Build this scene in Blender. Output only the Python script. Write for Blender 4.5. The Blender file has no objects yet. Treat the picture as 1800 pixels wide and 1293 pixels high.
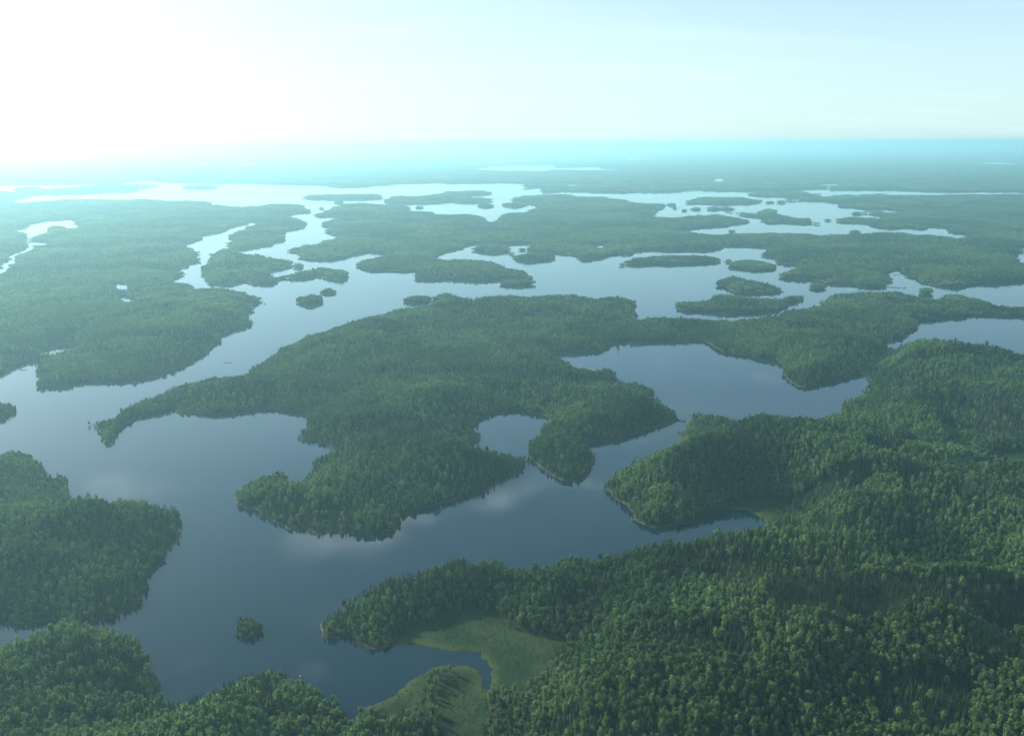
import bpy, math, random
import numpy as np
from mathutils import Matrix, Vector, kdtree
from mathutils.geometry import delaunay_2d_cdt

rng = np.random.default_rng(11)
random.seed(11)
R = math.radians
scene = bpy.context.scene
COL = scene.collection

# ------------------------------------------------------------------ camera
CAM_H = 300.0
FPX = 1624.0                      # focal length in photograph pixels (1800 wide)
PITCH, ROLL = R(13.68), R(-0.3)
cam_data = bpy.data.cameras.new('camera')
cam_data.sensor_width = 36.0
cam_data.lens = 36.0 * FPX / 1800.0
cam_data.clip_start = 1.0
cam_data.clip_end = 250000.0
cam = bpy.data.objects.new('camera', cam_data)
COL.objects.link(cam)
FWD = np.array([0, math.cos(PITCH), -math.sin(PITCH)])
UP0 = np.array([0, math.sin(PITCH), math.cos(PITCH)])
RT0 = np.array([1.0, 0, 0])
RT = RT0 * math.cos(ROLL) + UP0 * math.sin(ROLL)
UP = UP0 * math.cos(ROLL) - RT0 * math.sin(ROLL)
cam.matrix_world = Matrix(((RT[0], UP[0], -FWD[0], 0), (RT[1], UP[1], -FWD[1], 0),
                           (RT[2], UP[2], -FWD[2], CAM_H), (0, 0, 0, 1)))
scene.camera = cam

# ------------------------------------------------------------------ world and sun
SUN_AZ, SUN_EL = R(-54), R(23)    # azimuth from the view direction, minus = left
world = bpy.data.worlds.new('World')
scene.world = world
world.use_nodes = True
wn, wl = world.node_tree.nodes, world.node_tree.links
wn.clear()
w_out = wn.new('ShaderNodeOutputWorld')
w_bg = wn.new('ShaderNodeBackground')
w_bg.inputs['Strength'].default_value = 0.105
sky = wn.new('ShaderNodeTexSky')
sky.sky_type = 'NISHITA'
sky.sun_disc = False
sky.sun_elevation = SUN_EL
sky.sun_rotation = SUN_AZ
sky.altitude = 300
sky.air_density = 0.8
sky.dust_density = 0.7
sky.ozone_density = 0.8
# thin cirrus over the whole sky
tc = wn.new('ShaderNodeTexCoord')
sep = wn.new('ShaderNodeSeparateXYZ')
wl.new(tc.outputs['Generated'], sep.inputs[0])
zc = wn.new('ShaderNodeMath'); zc.operation = 'MAXIMUM'; zc.inputs[1].default_value = 0.0
wl.new(sep.outputs['Z'], zc.inputs[0])
za = wn.new('ShaderNodeMath'); za.operation = 'ADD'; za.inputs[1].default_value = 0.10
wl.new(zc.outputs[0], za.inputs[0])
dx = wn.new('ShaderNodeMath'); dx.operation = 'DIVIDE'
dy = wn.new('ShaderNodeMath'); dy.operation = 'DIVIDE'
wl.new(sep.outputs['X'], dx.inputs[0]); wl.new(za.outputs[0], dx.inputs[1])
wl.new(sep.outputs['Y'], dy.inputs[0]); wl.new(za.outputs[0], dy.inputs[1])
comb = wn.new('ShaderNodeCombineXYZ')
wl.new(dx.outputs[0], comb.inputs[0]); wl.new(dy.outputs[0], comb.inputs[1])
mp = wn.new('ShaderNodeMapping')
mp.inputs['Rotation'].default_value = (0, 0, R(-25))
mp.inputs['Scale'].default_value = (0.35, 1.3, 1)
wl.new(comb.outputs[0], mp.inputs[0])
cn = wn.new('ShaderNodeTexNoise')
cn.inputs['Scale'].default_value = 1.1
cn.inputs['Detail'].default_value = 9
cn.inputs['Roughness'].default_value = 0.5
cn.inputs['Distortion'].default_value = 0.4
wl.new(mp.outputs[0], cn.inputs['Vector'])
cr = wn.new('ShaderNodeMapRange')
cr.interpolation_type = 'SMOOTHSTEP'
cr.inputs['From Min'].default_value = 0.48
cr.inputs['From Max'].default_value = 0.78
cr.inputs['To Max'].default_value = 0.18
wl.new(cn.outputs['Fac'], cr.inputs['Value'])
cmix = wn.new('ShaderNodeMix'); cmix.data_type = 'RGBA'
CLOUD_IN = cmix.inputs['B']; CLOUD_IN.default_value = (6.0, 8.2, 9.0, 1)
wl.new(cr.outputs[0], cmix.inputs['Factor'])
# pale air low over the horizon, the same all the way round
hzf = wn.new('ShaderNodeMapRange'); hzf.interpolation_type = 'SMOOTHSTEP'
hzf.inputs['From Min'].default_value = -0.02; hzf.inputs['From Max'].default_value = 0.26
hzf.inputs['To Min'].default_value = 0.75; hzf.inputs['To Max'].default_value = 0.0
wl.new(sep.outputs['Z'], hzf.inputs['Value'])
hmix = wn.new('ShaderNodeMix'); hmix.data_type = 'RGBA'
hmix.inputs['B'].default_value = (3.3, 4.9, 5.2, 1)
wl.new(hzf.outputs[0], hmix.inputs['Factor']); wl.new(sky.outputs[0], hmix.inputs['A'])
wl.new(hmix.outputs['Result'], cmix.inputs['A'])
# scattered soft fair-weather clouds higher up (they show mirrored in the lake)
mp2 = wn.new('ShaderNodeMapping'); mp2.inputs['Location'].default_value = (3.56, 7.4, 0)
wl.new(comb.outputs[0], mp2.inputs[0])
pn = wn.new('ShaderNodeTexNoise'); pn.inputs['Scale'].default_value = 2.3; pn.inputs['Detail'].default_value = 7; pn.inputs['Roughness'].default_value = 0.55
wl.new(mp2.outputs[0], pn.inputs['Vector'])
pr = wn.new('ShaderNodeMapRange'); pr.interpolation_type = 'SMOOTHSTEP'
pr.inputs['From Min'].default_value = 0.56; pr.inputs['From Max'].default_value = 0.74; pr.inputs['To Max'].default_value = 0.7
wl.new(pn.outputs['Fac'], pr.inputs['Value'])
pz = wn.new('ShaderNodeMapRange'); pz.interpolation_type = 'SMOOTHSTEP'
pz.inputs['From Min'].default_value = 0.17; pz.inputs['From Max'].default_value = 0.33
wl.new(sep.outputs['Z'], pz.inputs['Value'])
pm = wn.new('ShaderNodeMath'); pm.operation = 'MULTIPLY'
wl.new(pr.outputs[0], pm.inputs[0]); wl.new(pz.outputs[0], pm.inputs[1])
cmix2 = wn.new('ShaderNodeMix'); cmix2.data_type = 'RGBA'
cmix2.inputs['B'].default_value = (14.0, 15.6, 15.4, 1)
wl.new(pm.outputs[0], cmix2.inputs['Factor']); wl.new(cmix.outputs['Result'], cmix2.inputs['A'])
wl.new(cmix2.outputs['Result'], w_bg.inputs['Color'])
wl.new(w_bg.outputs[0], w_out.inputs['Surface'])

sun_d = bpy.data.lights.new('sun', 'SUN')
sun_d.energy = 5.0
sun_d.angle = R(0.6)
sun_d.color = (1.0, 0.95, 0.86)
sun = bpy.data.objects.new('sun', sun_d)
COL.objects.link(sun)
SUN_DIR = Vector((math.sin(SUN_AZ) * math.cos(SUN_EL), math.cos(SUN_AZ) * math.cos(SUN_EL), math.sin(SUN_EL)))
sun.rotation_euler = (-SUN_DIR).to_track_quat('-Z', 'Y').to_euler()
sun.location = (0, 0, 400)

vs = scene.view_settings
vs.view_transform = 'Standard'
vs.look = 'None'
vs.gamma = 1.0
vs.use_curve_mapping = False
vs.exposure = 0.88
scene.render.engine = 'CYCLES'
cy = scene.cycles
cy.max_bounces = 6
cy.diffuse_bounces = 2
cy.glossy_bounces = 3
cy.transmission_bounces = 3
cy.transparent_max_bounces = 8
cy.volume_bounces = 2
cy.use_denoising = True
cy.caustics_reflective = False
cy.caustics_refractive = False
cy.sample_clamp_indirect = 6.0

# ------------------------------------------------------------------ pixels to ground
HX = [-400, 0, 225, 450, 700, 900, 1350, 1800, 2200]
HY = [276, 272, 266, 257, 247, 244, 247, 255, 263]
def horizon_shift(x, y):
    hr = 646.5 - FPX * math.tan(PITCH) - (900 - x) * math.tan(ROLL)
    d = np.interp(x, HX, HY) - hr
    return d * min(1.0, max(0.0, (650.0 - y) / 400.0))
def ground(x, y, z=0.0):
    """photograph pixel -> point on the horizontal plane at height z"""
    y = y - horizon_shift(x, y)
    d = RT * ((x - 900) / FPX) + UP * ((646.5 - y) / FPX) + FWD
    dz = min(d[2], -0.0042)
    t = (z - CAM_H) / dz
    return (d[0] * t, d[1] * t)
def project(P):
    """world points (n,3) -> photograph pixels"""
    Q = np.asarray(P, float) - np.array([0, 0, CAM_H])
    a, b, c = Q @ RT, Q @ UP, Q @ FWD
    c = np.maximum(c, 1e-3)
    return 900 + FPX * a / c, 646.5 - FPX * b / c

# ------------------------------------------------------------------ numpy noise
_perm = rng.random((256, 256))
def vnoise(x, y):
    xi, yi = np.floor(x).astype(int), np.floor(y).astype(int)
    fx, fy = x - xi, y - yi
    fx = fx * fx * (3 - 2 * fx); fy = fy * fy * (3 - 2 * fy)
    g = lambda i, j: _perm[i & 255, j & 255]
    return (g(xi, yi) * (1 - fx) + g(xi + 1, yi) * fx) * (1 - fy) + (g(xi, yi + 1) * (1 - fx) + g(xi + 1, yi + 1) * fx) * fy
def fbm(x, y, s, o=4, off=0.0):
    x = np.asarray(x, float) / s + 17.3 + off; y = np.asarray(y, float) / s + 41.7 - off
    v, a, t = 0, 0.5, 0
    for _ in range(o):
        v = v + a * vnoise(x, y); t += a
        x = x * 2.03 + 5.1; y = y * 2.03 + 9.7; a *= 0.5
    return v / t
def sstep(a, b, v):
    t = np.clip((v - a) / (b - a), 0, 1)
    return t * t * (3 - 2 * t)

# ------------------------------------------------------------------ materials
def new_mat(name):
    m = bpy.data.materials.new(name); m.use_nodes = True
    m.node_tree.nodes.clear()
    return m, m.node_tree.nodes, m.node_tree.links
def rgb_mix(n, l, fac, a, b):
    mx = n.new('ShaderNodeMix'); mx.data_type = 'RGBA'
    for s, v in (('Factor', fac), ('A', a), ('B', b)):
        if hasattr(v, 'is_linked') or hasattr(v, 'links'): l.new(v, mx.inputs[s])
        elif s == 'Factor': mx.inputs[s].default_value = v
        else: mx.inputs[s].default_value = (*v, 1)
    return mx.outputs['Result']
def noise(n, l, vec, scale, detail=4, rough=0.55):
    t = n.new('ShaderNodeTexNoise'); t.inputs['Scale'].default_value = scale
    t.inputs['Detail'].default_value = detail; t.inputs['Roughness'].default_value = rough
    l.new(vec, t.inputs['Vector']); return t.outputs['Fac']
def ramp(n, l, v, a, b, lo=0.0, hi=1.0):
    r = n.new('ShaderNodeMapRange'); r.interpolation_type = 'SMOOTHSTEP'
    r.inputs['From Min'].default_value = a; r.inputs['From Max'].default_value = b
    r.inputs['To Min'].default_value = lo; r.inputs['To Max'].default_value = hi
    l.new(v, r.inputs['Value']); return r.outputs[0]

def foliage_mat(name, dark, mid, light, transl=0.3):
    m, n, l = new_mat(name)
    out = n.new('ShaderNodeOutputMaterial')
    oi = n.new('ShaderNodeObjectInfo')
    at = n.new('ShaderNodeAttribute'); at.attribute_type = 'INSTANCER'; at.attribute_name = 'tint'
    tcn = n.new('ShaderNodeTexCoord')
    nz = noise(n, l, tcn.outputs['Object'], 0.55, 3)
    c1 = rgb_mix(n, l, at.outputs['Fac'], dark, mid)
    r0 = ramp(n, l, oi.outputs['Random'], 0.2, 1.0)
    mu = n.new('ShaderNodeMath'); mu.operation = 'MULTIPLY'
    l.new(r0, mu.inputs[0]); l.new(ramp(n, l, at.outputs['Fac'], 0.0, 0.8, 0.2, 1.0), mu.inputs[1]); r1 = mu.outputs[0]
    c2 = rgb_mix(n, l, r1, c1, light)
    hs = n.new('ShaderNodeHueSaturation')
    l.new(c2, hs.inputs['Color'])
    l.new(ramp(n, l, nz, 0.3, 0.7, 0.72, 1.3), hs.inputs['Value'])
    d = n.new('ShaderNodeBsdfDiffuse'); t = n.new('ShaderNodeBsdfTranslucent')
    l.new(hs.outputs[0], d.inputs['Color']); l.new(rgb_mix(n, l, 0.35, hs.outputs[0], tuple(min(1, 1.5 * q) for q in light)), t.inputs['Color'])
    mx = n.new('ShaderNodeMixShader'); mx.inputs[0].default_value = transl
    l.new(d.outputs[0], mx.inputs[1]); l.new(t.outputs[0], mx.inputs[2])
    l.new(mx.outputs[0], out.inputs['Surface'])
    return m
M_BROAD = foliage_mat('broadleaf_foliage', (0.024, 0.062, 0.026), (0.078, 0.146, 0.048), (0.150, 0.225, 0.076), 0.42)
M_SPRUCE = foliage_mat('spruce_foliage', (0.020, 0.046, 0.024), (0.034, 0.066, 0.030), (0.062, 0.095, 0.040), 0.2)
M_SHRUB = foliage_mat('reed_foliage', (0.026, 0.046, 0.015), (0.036, 0.058, 0.018), (0.05, 0.07, 0.022), 0.5)

def plain_mat(name, a, b, scale, rough=0.9):
    m, n, l = new_mat(name)
    out = n.new('ShaderNodeOutputMaterial'); p = n.new('ShaderNodeBsdfPrincipled')
    tcn = n.new('ShaderNodeTexCoord')
    l.new(rgb_mix(n, l, ramp(n, l, noise(n, l, tcn.outputs['Object'], scale), 0.35, 0.65), a, b), p.inputs['Base Color'])
    p.inputs['Roughness'].default_value = rough
    l.new(p.outputs[0], out.inputs['Surface'])
    return m
M_BARK = plain_mat('bark', (0.07, 0.055, 0.042), (0.16, 0.14, 0.12), 1.5)
M_DEAD = plain_mat('dead_wood', (0.17, 0.15, 0.13), (0.30, 0.27, 0.24), 1.2)
M_ROCK = plain_mat('shore_rock', (0.16, 0.14, 0.12), (0.36, 0.33, 0.29), 0.5)
M_PALE = plain_mat('pale_rock', (0.5, 0.5, 0.48), (0.72, 0.72, 0.7), 0.8)

def land_mat():
    m, n, l = new_mat('forest_ground')
    out = n.new('ShaderNodeOutputMaterial'); p = n.new('ShaderNodeBsdfPrincipled')
    g = n.new('ShaderNodeNewGeometry')
    s = n.new('ShaderNodeSeparateXYZ'); l.new(g.outputs['Position'], s.inputs[0])
    n1 = noise(n, l, g.outputs['Position'], 0.02, 6); n2 = noise(n, l, g.outputs['Position'], 0.25, 4)
    floor_c = rgb_mix(n, l, ramp(n, l, n2, 0.3, 0.7), (0.018, 0.026, 0.012), (0.036, 0.050, 0.019))
    rock_c = rgb_mix(n, l, ramp(n, l, n2, 0.35, 0.65), (0.030, 0.036, 0.018), (0.095, 0.082, 0.055))
    add = n.new('ShaderNodeMath'); add.operation = 'MULTIPLY_ADD'
    add.inputs[1].default_value = -3.2
    l.new(n1, add.inputs[0]); l.new(s.outputs['Z'], add.inputs[2])
    at = n.new('ShaderNodeAttribute'); at.attribute_name = 'shore'
    mu = n.new('ShaderNodeMath'); mu.operation = 'MULTIPLY'
    l.new(at.outputs['Fac'], mu.inputs[0]); l.new(ramp(n, l, add.outputs[0], -1.6, -0.7, 1.0, 0.0), mu.inputs[1])
    l.new(rgb_mix(n, l, mu.outputs[0], floor_c, rock_c), p.inputs['Base Color'])
    p.inputs['Roughness'].default_value = 0.95
    p.inputs['Specular IOR Level'].default_value = 0.1
    l.new(p.outputs[0], out.inputs['Surface'])
    return m
M_LAND = land_mat()
def canopy_mat():
    m, n, l = new_mat('far_canopy')
    out = n.new('ShaderNodeOutputMaterial'); p = n.new('ShaderNodeBsdfPrincipled')
    g = n.new('ShaderNodeNewGeometry')
    n1 = noise(n, l, g.outputs['Position'], 0.0016, 8, 0.65); n2 = noise(n, l, g.outputs['Position'], 0.03, 3)
    a = rgb_mix(n, l, ramp(n, l, n1, 0.35, 0.65), (0.022, 0.045, 0.020), (0.060, 0.100, 0.032))
    b = rgb_mix(n, l, ramp(n, l, n2, 0.35, 0.65), (0.015, 0.03, 0.015), (0.070, 0.110, 0.038))
    l.new(rgb_mix(n, l, 0.5, a, b), p.inputs['Base Color'])
    p.inputs['Roughness'].default_value = 1.0
    p.inputs['Specular IOR Level'].default_value = 0.0
    l.new(p.outputs[0], out.inputs['Surface'])
    return m
M_FAR = canopy_mat()
def marsh_mat():
    m, n, l = new_mat('marsh_sedge')
    out = n.new('ShaderNodeOutputMaterial'); p = n.new('ShaderNodeBsdfPrincipled')
    g = n.new('ShaderNodeNewGeometry')
    n1 = noise(n, l, g.outputs['Position'], 0.03, 6, 0.6); ms = n.new('ShaderNodeMapping'); ms.inputs['Scale'].default_value = (1.0, 0.25, 1); ms.inputs['Rotation'].default_value = (0, 0, R(30)); l.new(g.outputs['Position'], ms.inputs[0])
    n2 = noise(n, l, ms.outputs[0], 0.45, 5, 0.65)
    a = rgb_mix(n, l, ramp(n, l, n1, 0.4, 0.6), (0.014, 0.034, 0.013), (0.034, 0.058, 0.019))
    at = n.new('ShaderNodeAttribute'); at.attribute_name = 'shore'
    b = rgb_mix(n, l, ramp(n, l, n2, 0.42, 0.62, 0, 0.75), a, (0.013, 0.026, 0.010))
    l.new(rgb_mix(n, l, at.outputs['Fac'], b, (0.055, 0.078, 0.022)), p.inputs['Base Color'])
    p.inputs['Roughness'].default_value = 1.0
    p.inputs['Specular IOR Level'].default_value = 0.05
    l.new(p.outputs[0], out.inputs['Surface'])
    return m
M_MARSH = marsh_mat()
def water_mat():
    m, n, l = new_mat('lake_water')
    out = n.new('ShaderNodeOutputMaterial'); p = n.new('ShaderNodeBsdfPrincipled')
    g = n.new('ShaderNodeNewGeometry')
    p.inputs['Base Color'].default_value = (0.002, 0.014, 0.024, 1)
    p.inputs['IOR'].default_value = 1.333
    n1 = noise(n, l, g.outputs['Position'], 0.004, 5, 0.6)
    l.new(ramp(n, l, n1, 0.4, 0.68, 0.01, 0.10), p.inputs['Roughness'])
    b = n.new('ShaderNodeBump'); b.inputs['Distance'].default_value = 0.02
    b.inputs['Strength'].default_value = 0.25
    mpn = n.new('ShaderNodeMapping'); mpn.inputs['Scale'].default_value = (0.6, 0.25, 1)
    mpn.inputs['Rotation'].default_value = (0, 0, R(20))
    l.new(g.outputs['Position'], mpn.inputs[0])
    l.new(noise(n, l, mpn.outputs[0], 1.0, 3), b.inputs['Height'])
    l.new(b.outputs[0], p.inputs['Normal'])
    l.new(p.outputs[0], out.inputs['Surface'])
    return m
M_WATER = water_mat()

# ------------------------------------------------------------------ object helpers
def tag(o, label, cat=None, group=None, kind=None):
    if label: o['label'] = label
    if cat: o['category'] = cat
    if group: o['group'] = group
    if kind: o['kind'] = kind
    return o
def mesh_obj(name, verts, faces, mat, parent=None, link=True, smooth=False):
    me = bpy.data.meshes.new(name)
    me.from_pydata([tuple(map(float, v)) for v in verts], [], [tuple(map(int, f)) for f in faces])
    me.materials.append(mat)
    if smooth: me.polygons.foreach_set('use_smooth', [True] * len(me.polygons))
    me.update()
    o = bpy.data.objects.new(name, me)
    if link: COL.objects.link(o)
    if parent: o.parent = parent
    return o

# ------------------------------------------------------------------ shorelines (traced on the water plane)
def poly_normals(p):
    p = np.asarray(p, float); a = 0.5 * np.sum(p[:, 0] * np.roll(p[:, 1], -1) - np.roll(p[:, 0], -1) * p[:, 1])
    t = np.roll(p, -1, 0) - np.roll(p, 1, 0)
    nrm = np.stack([t[:, 1], -t[:, 0]], 1) * (1 if a > 0 else -1)
    return nrm / np.maximum(np.linalg.norm(nrm, axis=1, keepdims=True), 1e-6)
def trace(px, hole=False, top=10.5):
    """photograph outline of a wooded shore -> ground outline. Where land faces away from the viewer the
    visible outline is its tree tops, so those points sit under tree tops of height top."""
    xy = [(p[0], p[1]) for p in px]
    nr = poly_normals(xy) * (-1 if hole else 1)
    out = []
    for p, nv in zip(px, nr):
        k = min(1.0, max(0.0, -nv[1] * 1.7 - 0.1))
        if p[1] < 560: k = min(1.0, max(0.0, -nv[1] * 2.5)) * 1.2
        if len(p) > 2: k = p[2]
        if p[1] < 420 and len(p) < 3: k *= 1.05
        out.append(ground(p[0], p[1], top * k))
    return out
def rough_outline(pts, amp=0.16, step=0.0045, seed=0):
    r = np.random.default_rng(seed)
    res = []
    def div(a, b, lv):
        L = math.hypot(b[0] - a[0], b[1] - a[1]); d = math.hypot((a[0] + b[0]) / 2, (a[1] + b[1]) / 2)
        if L < max(3.0, d * step) or lv > 6: return
        k = r.normal() * amp * L * 0.6
        k = max(-0.25 * L, min(0.25 * L, k))
        m = ((a[0] + b[0]) / 2 - (b[1] - a[1]) / L * k, (a[1] + b[1]) / 2 + (b[0] - a[0]) / L * k)
        div(a, m, lv + 1); res.append(m); div(m, b, lv + 1)
    n = len(pts)
    for i in range(n):
        res.append(pts[i]); div(pts[i], pts[(i + 1) % n], 0)
    return np.array(res)
def inside(poly, P):
    """even-odd test, P (n,2)"""
    P = np.asarray(P); res = np.zeros(len(P), bool)
    lo, hi = poly.min(0), poly.max(0)
    idx = np.where((P[:, 0] >= lo[0]) & (P[:, 0] <= hi[0]) & (P[:, 1] >= lo[1]) & (P[:, 1] <= hi[1]))[0]
    if not len(idx): return res
    x, y = P[idx, 0], P[idx, 1]; r = np.zeros(len(idx), bool)
    a, b = poly, np.roll(poly, -1, 0)
    for (x1, y1), (x2, y2) in zip(a, b):
        if y1 == y2: continue
        c = (y1 > y) != (y2 > y)
        if c.any(): r ^= c & (x < (x2 - x1) * (y - y1) / (y2 - y1) + x1)
    res[idx] = r
    return res

class Land:
    def __init__(s, key, name, label, where, outline, holes=(), far=False, islet=False, relief=15.0):
        s.key, s.name, s.label, s.where, s.far, s.relief = key, name, label, where, far, relief
        sd = sum(ord(c) * (i + 3) for i, c in enumerate(key)) % 9973
        s.outer = rough_outline(outline if islet else trace(outline), seed=sd)
        s.holes = [rough_outline(trace(h, hole=True, top=19.0 if far else 10.5), seed=sd + 7 + i) for i, h in enumerate(holes)]
        s.marsh = []
        s.small = islet
    def setup(s):
        pts = []
        for ring in [s.outer] + s.holes + s.marsh:
            q = np.roll(ring, -1, 0)
            for a, b in zip(ring, q):
                L = np.hypot(*(b - a)); d = np.hypot(*a)
                k = int(min(60, max(1, L / max(2.5, d * 0.004))))
                for t in range(k): pts.append(a + (b - a) * (t / k))
        s.kd = kdtree.KDTree(len(pts))
        for i, p in enumerate(pts): s.kd.insert((p[0], p[1], 0), i)
        s.kd.balance()
        s.kd_shore = kdtree.KDTree(len(s.outer))
        for i, p in enumerate(s.outer): s.kd_shore.insert((p[0], p[1], 0), i)
        s.kd_shore.balance()
    def contains(s, P):
        r = inside(s.outer, P)
        for h in s.holes:
            r &= ~inside(h, P)
        return r
    def dist(s, P):
        f = s.kd.find
        return np.array([f((x, y, 0))[2] for x, y in P]) if len(P) else np.zeros(0)
    def in_marsh(s, P):
        r = np.zeros(len(P), bool)
        for m in s.marsh: r |= inside(m, P)
        return r
    def height(s, P, d=None):
        if d is None: d = s.dist(P)
        x, y = P[:, 0], P[:, 1]
        h = -0.5 + 1.7 * sstep(0, 2.6, d) + 1.5 * sstep(3, 25, d)
        h += s.relief * (1 - 0.75 * sstep(1800, 4500, np.hypot(x, y))) * sstep(5, 90, d) * (0.15 + 1.1 * sstep(0.3, 0.75, fbm(x, y, 230, 3)))
        h += 1.0 * sstep(6, 30, d) * (fbm(x, y, 30, 2, 9) - 0.5) + s.relief * 0.75 * sstep(12, 60, d) * sstep(0.42, 0.68, fbm(x, y, 85, 2, 21))
        for hx, hy, hh, hr_ in HILLS:
            h += hh * np.exp(-((x - hx) ** 2 + (y - hy) ** 2) / (hr_ * hr_)) * sstep(3, 40, d)
        if s.marsh:
            mm = s.in_marsh(P)
            h = np.where(mm, 0.02 + 0.12 * fbm(x, y, 12, 2), h)
        return h

def islet(x0, x1, yt, yb):
    """a small island seen as x0..x1, from its tree tops yt down to its waterline yb"""
    a, b = ground(x0, yb - 0.25 * (yb - yt)), ground(x1, yb - 0.25 * (yb - yt))
    w = math.hypot(b[0] - a[0], b[1] - a[1]); cx = (x0 + x1) / 2
    n0 = ground(cx, yb); f0 = ground(cx, yt, 7.5)
    dep = max(0.32 * w, math.hypot(f0[0], f0[1]) - math.hypot(n0[0], n0[1]))
    dep = min(dep, 1.6 * w)
    c = np.array(n0); u = c / np.linalg.norm(c); v = np.array([-u[1], u[0]]) * -1
    c = c + u * dep / 2
    r = np.random.default_rng(int(x0 * 7 + yb))
    ph = r.random(3) * 6.28
    return [tuple(c + v * (w / 2 * math.cos(t) * (1 + 0.12 * math.sin(3 * t + ph[0]) + 0.08 * math.sin(5 * t + ph[2]))) + u * (dep / 2 * math.sin(t) * (1 + 0.22 * math.sin(2 * t + ph[1]) + 0.15 * math.sin(5 * t + ph[0]))))
            for t in np.linspace(0, 2 * math.pi, 19)[:-1]]

HILLS = [(*ground(a, b), c, e) for a, b, c, e in [(640,830,9,70),(760,815,8,60),(1060,738,9,55),(1130,722,7,45),(1150,845,8,70),(450,855,5,30),(1480,620,8,90),
    (1660,970,8,110),(1100,1015,8,60),(800,1025,7,45),(680,1055,6,35),(1300,1185,8,80),(1560,1200,6,70),(1000,1250,7,50),(150,950,9,70),(150,1160,9,60),(450,1220,8,50),
    (700,645,8,120),(900,610,5,100),(1000,690,6,60),(250,570,12,260),(330,600,7,110),(1700,700,10,140),(1400,800,9,100)]]
LANDS = []
def land(*a, **k):
    L = Land(*a, **k); LANDS.append(L); return L

M1 = land('m1', 'mainland', 'forested near shore filling the bottom and right of the view', 'the near shore at the bottom and right', [
    (-420,1180),(-200,1140),(0,1118),(60,1101),(90,1083),(125,1068),(165,1080),(195,1090),(230,1096),(248,1115),(262,1145),(280,1175),(297,1205),(315,1212),(345,1200),(370,1194),(400,1178),(440,1165),(475,1160),(510,1165),(530,1180),(560,1195),(580,1205),(605,1222),(620,1243),
    (633,1245,0),(655,1240,0),(677,1231,0),(707,1210,0),(732,1188,0),(750,1175,0),(783,1168,0),(817,1169,0),(837,1176,0),(845,1188,0),(847,1203,0),(852,1212,0),(860,1212,0),(865,1196,0),(866,1176,0),(857,1162,0),(845,1155,0),(846,1147,0),(817,1143,0),(767,1140,0),(735,1133,0),(710,1129,0),
    (690,1136),(660,1143),(640,1139),(627,1134),(617,1119),(600,1116),(577,1121),(562,1118),(561,1095),(566,1075),(580,1060),(600,1045),(640,1020),(680,1005),(730,998),(780,980),(800,975),(830,980),(870,975),(905,985),(915,989),(940,985),(975,978),(985,968),(1030,965),(1045,975),(1060,972),(1085,960),(1110,950),(1130,948),(1160,955),(1200,940),(1240,930),(1280,927),(1310,926),(1335,930,0.3),(1345,918,0),(1330,905,0),(1312,897,0),(1275,893,0),
    (1250,897),(1235,908),(1215,920),(1180,925),(1150,928),(1135,925),(1115,915),(1110,900),(1095,885),(1075,872),(1063,860),(1062,848),(1067,835),(1090,811),(1120,797),(1147,787),(1167,782),(1195,779),(1203,770,0),(1208,752,0),(1212,740,0),(1216,722),(1225,716),(1240,718),(1270,722),(1300,735),(1340,740),(1360,742),(1370,750),(1395,750),(1402,740),(1420,728),(1450,722),(1475,720),(1480,705),(1500,695),(1522,687),(1528,676),(1525,662,0),
    (1540,630,0),(1556,606,0),(1563,607),(1597,613),(1610,610),(1643,607),(1683,612),(1700,607),(1733,607),(1760,613),(1787,620),(1800,623),(1950,650),(2150,700),
    (2300,900),(2500,1250),(2700,1700),(900,1850),(-900,1700)])
C1 = land('c1', 'peninsula', 'long wooded central peninsula with a thin hooked spit', 'the long central peninsula', relief=10, outline=[
    (163,740),(180,730),(200,725),(207,718),(227,703),(247,695),(267,690),(287,685),(310,673),(333,667),(367,660),(400,657),(432,658),(436,650),(445,642),(460,630),(472,620),(493,603),(517,597),(547,583),(600,567),(650,552),(683,542),(713,537),(760,527),(763,513),(787,508),(810,512),(812,522),(833,521),(867,518),(900,514),(947,512),(1000,514),(1050,516),(1100,518),(1113,520),(1119,533),(1114,545),(1112,556,0.3),
    (1135,570,0),(1120,592,0),(1100,600,0),(1088,597),(1077,603),(1063,617),(1037,618),(1000,617),(977,615),(984,623),(1007,632),(1013,640),(1047,645),(1073,640),(1087,657),(1107,665),(1133,668),(1140,687),(1163,692),(1180,708),(1193,720),(1204,729),(1206,737,0),(1190,741,0),(1180,747,0),(1147,754,0),(1120,763),(1083,772),(1047,777),(1045,800),(1043,817),(1033,837),(1010,845),(987,845),(970,835),(950,823),(935,812),
    (925,812,0),(917,830),(893,840),(867,852),(833,867),(807,877),(767,887),(733,897),(703,908),(703,923),(690,933),(660,938),(600,937),(550,938),(510,930),(483,917),(457,903),(453,897),(433,895),(413,887),(408,867),(420,850),(440,833),(460,825),(477,823),(493,815),(503,830),(520,840),(530,834),(540,827),(547,812),(550,797),(563,792),(583,784),(577,782),(550,776),(523,771),(522,765),(530,750),(537,732),(533,725),(500,719),(467,718),(417,721),(367,728),(333,725),(300,718),(280,725),(247,730),(227,738),(210,753),(208,763),(200,773),(183,777),(177,767),(168,753)],
    holes=[[(840,747),(853,732),(877,723),(907,720),(933,725),(963,733),(967,743),(953,753),(930,770),(928,790),(910,792),(887,788),(867,785),(848,782),(846,763)]])
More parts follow.
